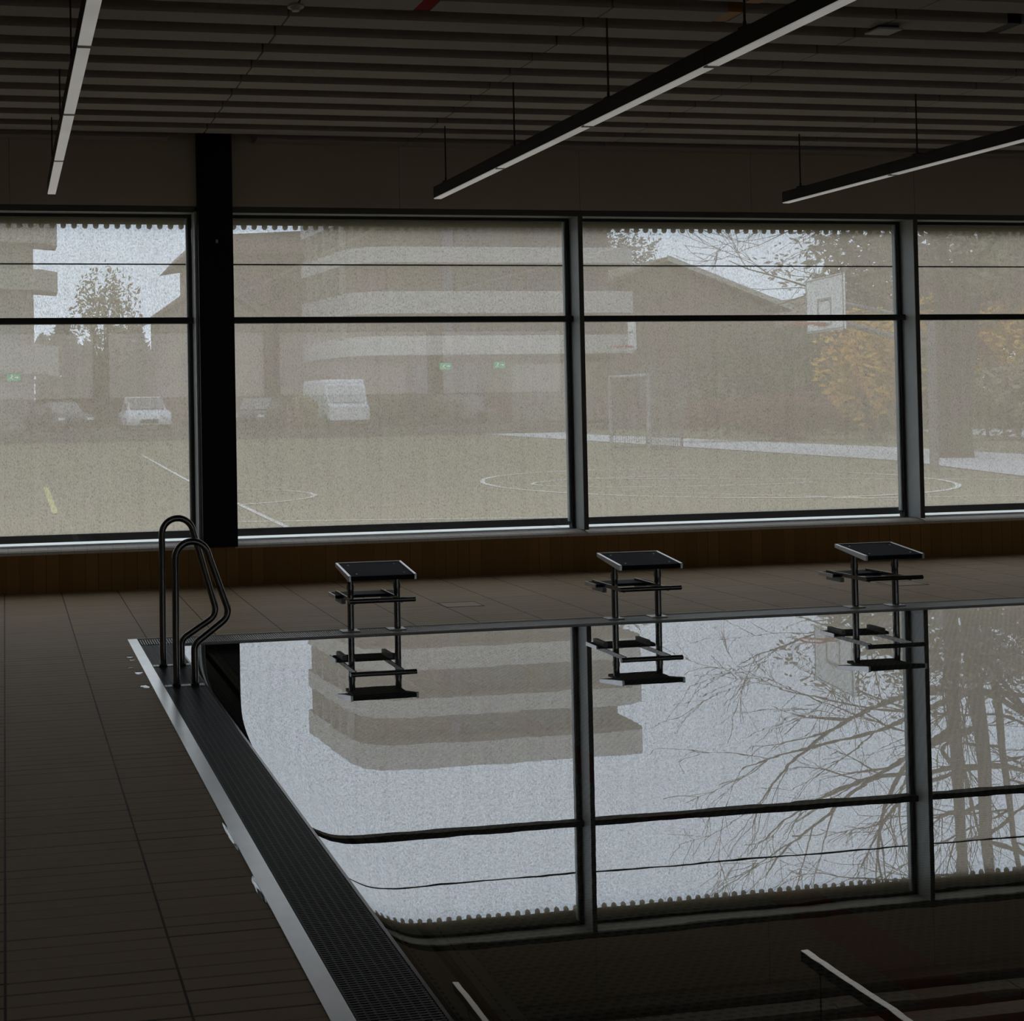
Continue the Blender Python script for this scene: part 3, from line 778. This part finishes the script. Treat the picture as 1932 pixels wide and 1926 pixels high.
def limb(mb, p, d, L, r, rnd, lvl):
    n = 10 if lvl == 2 else 6; q = p.copy(); pts = [q.copy()]; rr = [r]; dd = d.copy()
    bend = rnd.uniform(-.05, .13); side = rnd.gauss(0, .09)
    for i in range(n):
        dd = (dd + Vector((-dd.y*side + rnd.gauss(0,.07), dd.x*side + rnd.gauss(0,.07), bend + rnd.gauss(0,.07)))).normalized()
        q = q + dd*L/n; pts.append(q.copy()); rr.append(max(.006, r*(1-.82*(i+1)/n)))
    mb.tube(pts, rr, 6 if lvl == 2 else 4, cap=False)
    if lvl == 0: return
    k = rnd.randint(6, 9) if lvl == 2 else rnd.randint(4, 6)
    for _ in range(k):
        i = rnd.randint(n//3, n); t = (pts[min(i+1, n)] - pts[max(i-1, 0)]).normalized()
        ax = Vector((rnd.gauss(0,1), rnd.gauss(0,1), rnd.gauss(0,.8))).normalized()
        limb(mb, pts[i], (t + ax*rnd.uniform(.35,.75)).normalized(), L*rnd.uniform(.25,.45), max(.008, rr[i]*.55), rnd, lvl-1)
def big_tree(x, y, lab, seed, h=15.5, stems=((-.30,.015,.19,1.0),(.32,.03,.22,1.0),(.80,.09,.12,.85)), nb=17):
    rnd = random.Random(seed); t = empty('tree', (x, y, 0)); tag(t, lab, 'tree'); o = (x, y, 0)
    for dx, lean, r0, hk in stems:
        mb = MB(); q = Vector((x+dx*.5, y + rnd.uniform(-.2,.2), 0)); pts = [q.copy()]; rr = [r0*1.5]; ang = dx*.09; n = 16; hh = h*hk
        for i in range(n):
            q = q + Vector((math.sin(ang) + rnd.gauss(0,.02), rnd.gauss(0,.03), 1)).normalized()*hh/n
            ang = ang*.7 + lean*.5 + rnd.gauss(0,.012); pts.append(q.copy()); rr.append(r0*(1-.86*((i+1)/n)**1.3)+.012)
        mb.tube(pts, rr, 12, cap=False); local(mb, o).build('trunk', M['bark'], t, True)
        mb = MB()
        for k in range(nb):
            i = 4 + int(k*(n-4)/nb); a = (math.pi if k % 3 else 0) + rnd.gauss(0, .6)
            d = Vector((math.cos(a), math.sin(a), rnd.uniform(-.05,.40))).normalized()
            limb(mb, pts[i], d, (7.4 if i < 11 else 4.4)*rnd.uniform(.65,1.05), min(.08, rr[i]*.48), rnd, 2)
        for k in range(5):
            limb(mb, pts[n-k], Vector((rnd.gauss(0,.4), rnd.gauss(0,.4), 1)).normalized(), 2.6, rr[n-k]*.6, rnd, 2)
        local(mb, o).build('branches', M['bark'], t)
    mb = foliage(x+1.2, y+.5, 5.1, 6.0, 3.2, 1.7, 6000, .10, rnd, .1)
    local(mb, o).build('foliage', M['leaf_brown'], t)
big_tree(23.75, 27.6, 'big bare multi-stemmed tree behind the right mullion', 21)
big_tree(29.6, 29.0, 'second bare tree at the right edge of the view', 34, 13, ((0,.03,.2,1.0),), 12)

# basketball stands
def hoop(P, Q, zb, base, lab, arm=True):
    P = Vector((*P, 0)); Q = Vector((*Q, 0)); mid = (P+Q)/2; u = (Q-P); Lw = u.length; u.normalize()
    nrm = Vector((-u.y, u.x, 0)); 
    if nrm.x > 0: nrm = -nrm
    t = empty('basketball_hoop', (base[0], base[1], 0)); tag(t, lab, 'basketball hoop'); o = (base[0], base[1], 0)
    Z = Vector((0,0,1)); H = 1.05
    m = MB(); m.obox(P + Z*zb, u*Lw, -nrm*.03, Z*H); local(m, o).build('backboard', M['board'], t)
    m = MB(); c = mid + nrm*.004
    def bar(a, b, z0, z1): m.obox(c + u*a + Z*z0, u*(b-a), nrm*.004, Z*(z1-z0))
    bar(-.30,.30,zb+.58,zb+.64); bar(-.30,-.25,zb+.13,zb+.58); bar(.25,.30,zb+.13,zb+.58); bar(-.30,.30,zb+.10,zb+.15)
    e = Lw/2-.01; bar(-e,e,zb+H-.035,zb+H-.015); bar(-e,e,zb+.015,zb+.035); bar(-e,-e+.03,zb,zb+H); bar(e-.03,e,zb,zb+H)
    local(m, o).build('board_lines', M['line_dark'], t)
    m = MB(); rc = mid + nrm*.38 + Z*(zb+.15)
    pts = [rc + u*.225*math.cos(2*math.pi*k/20) + nrm*.225*math.sin(2*math.pi*k/20) for k in range(21)]
    m.tube(pts, .018, 8); m.obox(mid + u*-.06 + Z*(zb+.11), u*.12, nrm*.18, Z*.06); local(m, o).build('rim', M['rim_red'], t)
    b = Vector((*base, 0)); m = MB(); m.tube([b, b + Z*(zb+.35)], .085, 12); local(m, o).build('pole', M['galv'], t, True)
    m = MB(); m.tube([b + Z*(zb-.25), mid - nrm*.03 + Z*(zb+.25)], .06, 8); m.tube([b + Z*(zb+.3), mid - nrm*.03 + Z*(zb+.6)], .045, 8); local(m, o).build('arm', M['galv'], t, True)
hoop((15.80,22.0), (15.43,20.4), 2.88, (19.3,22.85), 'large white basketball backboard in the upper right of the third pane')
hoop((20.45,37.6), (20.05,36.4), 3.20, (20.9,37.2), 'smaller basketball backboard above the goal, next to the centre mullion')
# goal under the second hoop
t = empty('football_goal', (20.6,36.6,0)); tag(t, 'steel goal with netting beneath the smaller basketball hoop', 'goal'); O = (20.6,36.6,0)
A, B, C_, D_ = Vector((19.9,37.85,0)), Vector((19.9,35.4,0)), Vector((21.15,37.7,0)), Vector((21.15,35.65,0)); Zg = Vector((0,0,2.36))
m = MB()
for p in (A, B): m.tube([p, p+Zg], .05, 8)
m.tube([A+Zg, B+Zg], .05, 8); local(m, O).build('front_frame', M['goal'], t)
m = MB()
for p in (C_, D_): m.tube([p, p+Zg], .04, 8)
for a, b in ((A,C_),(B,D_),(C_,D_)): m.tube([a+Zg, b+Zg], .035, 8); m.tube([a+Vector((0,0,.04)), b+Vector((0,0,.04))], .03, 8)
local(m, O).build('rear_frame', M['galv'], t)
m = MB()
for a, b in ((A,C_),(B,D_),(C_,D_)):
    for k in range(17):
        p = a.lerp(b, k/16); m.tube([p+Vector((0,0,.03)), p+Zg], .009, 3, cap=False)
    for k in range(15): z = Vector((0,0,.1+2.2*k/14)); m.tube([a+z, b+z], .009, 3, cap=False)
local(m, O).build('net', M['galv'], t)

# parked cars, seen end-on
def car(c, rz, paint, lab, w=1.85, L=4.5, h=1.5, suv=False):
    t = empty('car', (c[0], c[1], .48), rz); tag(t, lab, 'car', 'parked cars beyond the lawn')
    hw = w/2; zb = .28; zh = .88 if suv else .78
    prof = [(-L/2,.45),(-L/2+.03,zh-.12),(-L/2+.12,zh),(L/2-.95,zh+.10),(L/2-.30,zh+.02),(L/2-.05,zh-.22),(L/2,.42),(L/2-.08,zb),(-L/2+.08,zb)]
    m = MB(); n = len(prof)
    rows = [(-hw,.0),(-hw*.985,.0)]
    q = []; 
    for x, s in ((-hw,.94),(-hw+.10,1.0),(hw-.10,1.0),(hw,.94)): q.append([(x, y*s, z if s == 1 else (z*.97 if z > .6 else z)) for y, z in prof])
    vv = [p for r in q for p in r]
    fs = [(i*n+k, i*n+(k+1) % n, (i+1)*n+(k+1) % n, (i+1)*n+k) for i in range(3) for k in range(n)] + [tuple(range(n)), tuple(3*n+k for k in range(n))]
    m.add(vv, fs); m.build('body', M[paint], t, True)
    rear = -L/2+.25 if suv else -L/2+.55
    cab = [(rear, zh), (rear+.22, h-.04), (rear+.6, h), (.35, h-.02), (1.25, zh+.06)]
    m = MB(); m.prism([(-hw+.13, y, z) for y, z in cab], (w-.26, 0, 0))
    k = [(-hw+.13 + (0 if z < zh+.1 else .14), y, z) for y, z in cab] + [(hw-.13 - (0 if z < zh+.1 else .14), y, z) for y, z in cab]
    m.v = k; m.build('cabin', M[paint], t)
    m = MB()
    m.obox((-hw+.24, .47, h-.07), (w-.48,0,0), (0,.74,-.52), (0,.02,.02)); m.obox((-hw+.26, rear-.015, zh+.06), (w-.52,0,0), (0,.2,.50), (0,-.02,.01))
    for s in (-1, 1): m.obox((s*(hw-.13)-.01*s, rear+.5, zh+.08), (0,1.7,0), (-s*.12,0,.46), (s*.02,0,0))
    m.build('windows', M['car_glass'], t)
    for sx in (-1, 1):
        for sy in (-L/2+.85, L/2-.85):
            m = MB(); m.tube([(sx*(hw-.20), sy, .32), (sx*(hw+.005), sy, .32)], .32, 18); m.build('wheel', M['tyre'], t)
        m = MB(); m.box(sx*hw*.72-.16, sx*hw*.72+.16, L/2-.10, L/2+.012, .56, .68); m.build('headlight', M['whitepl'], t)
        m = MB(); m.box(sx*hw*.78-.10, sx*hw*.78+.10, -L/2-.012, -L/2+.08, .60, .80); m.build('tail_light', M['rim_red'], t)
    m = MB(); m.box(-.40, .40, L/2-.03, L/2+.015, .36, .54); m.build('grille', M['tyre'], t)
    return t
car((6.72,59.0), math.pi, 'car_white', 'white parked car seen from the front through the left pane', 2.1, 4.4, 1.62, True)
car((2.55,59.2), math.pi+.35, 'car_dark', 'dark parked car left of the white one', 2.0, 4.5, 1.45)
car((12.5,59.0), math.pi-.5, 'car_dark', 'dark parked car just right of the black column', 1.9, 4.5, 1.5)
car((22.2,58.9), math.pi*.5, 'car_grey', 'grey parked car in front of the balcony building', 1.85, 4.4, 1.5)
# white van-like kiosk
t = empty('van', (16.2, 59.2, .48)); tag(t, 'white parked van before the left end of the balcony building', 'van')
m = MB(); m.box(-1.0, 1.0, -2.3, 2.0, .35, 2.3); m.build('body', M['car_white'], t, bevel=.12)
m = MB(); m.prism([(-.98,-2.3,.35),(-.98,-3.1,.35),(-.98,-3.1,1.0),(-.98,-2.75,1.15),(-.98,-2.3,2.1)], (1.96,0,0)); m.build('cab', M['car_white'], t)
m = MB(); m.obox((-.85,-2.79,1.2), (1.7,0,0), (0,.40,.80), (0,-.02,.01)); m.build('windscreen', M['van_glass'], t)
for sx in (-1, 1):
    for sy in (-2.4, 1.2):
        m = MB(); m.tube([(sx*.82, sy, .33), (sx*1.0, sy, .33)], .33, 16); m.build('wheel', M['tyre'], t)

# ------------------------------------------------------------------ sky, camera
wd = bpy.data.worlds.new('World'); scene.world = wd; wd.use_nodes = True
nt = wd.node_tree; nt.nodes.clear()
ow = nt.nodes.new('ShaderNodeOutputWorld'); bg = nt.nodes.new('ShaderNodeBackground')
tc = nt.nodes.new('ShaderNodeTexCoord'); no = nt.nodes.new('ShaderNodeTexNoise'); no.inputs['Scale'].default_value = 2.2; no.inputs['Detail'].default_value = 3
mx = nt.nodes.new('ShaderNodeMix'); mx.data_type = 'RGBA'
mx.inputs[6].default_value = (.70,.85,1.07,1); mx.inputs[7].default_value = (.80,.89,1.05,1)
nt.links.new(tc.outputs['Generated'], no.inputs['Vector']); nt.links.new(no.outputs[0], mx.inputs[0])
nt.links.new(mx.outputs[2], bg.inputs[0]); bg.inputs[1].default_value = SKY; nt.links.new(bg.outputs[0], ow.inputs[0])

W_, H_ = 1932.0, 1926.0; F = 2300.0; PX, PY = 387.612, 721.631
Rm = ((0.98652844,-0.16281057,-0.01594825),(-0.01273767,0.02074466,-0.99970366),(0.16309317,0.98643924,0.01839136))
right = Vector(Rm[0]); up = -Vector(Rm[1]); back = -Vector(Rm[2])
cd = bpy.data.cameras.new('Camera'); cam = bpy.data.objects.new('Camera', cd); col.objects.link(cam)
cam.matrix_world = Matrix(((right.x, up.x, back.x, 0), (right.y, up.y, back.y, 0), (right.z, up.z, back.z, 1.65), (0,0,0,1)))
cd.sensor_fit = 'HORIZONTAL'; cd.sensor_width = 36.0; cd.lens = F / W_ * 36.0
cd.shift_x = (W_/2 - PX) / W_; cd.shift_y = -(H_/2 - PY) / W_
cd.clip_start = .05; cd.clip_end = 500
scene.camera = cam
cy = scene.cycles
cy.max_bounces = 14; cy.diffuse_bounces = 4; cy.glossy_bounces = 5; cy.transmission_bounces = 6; cy.transparent_max_bounces = 16
cy.caustics_reflective = True; cy.caustics_refractive = True
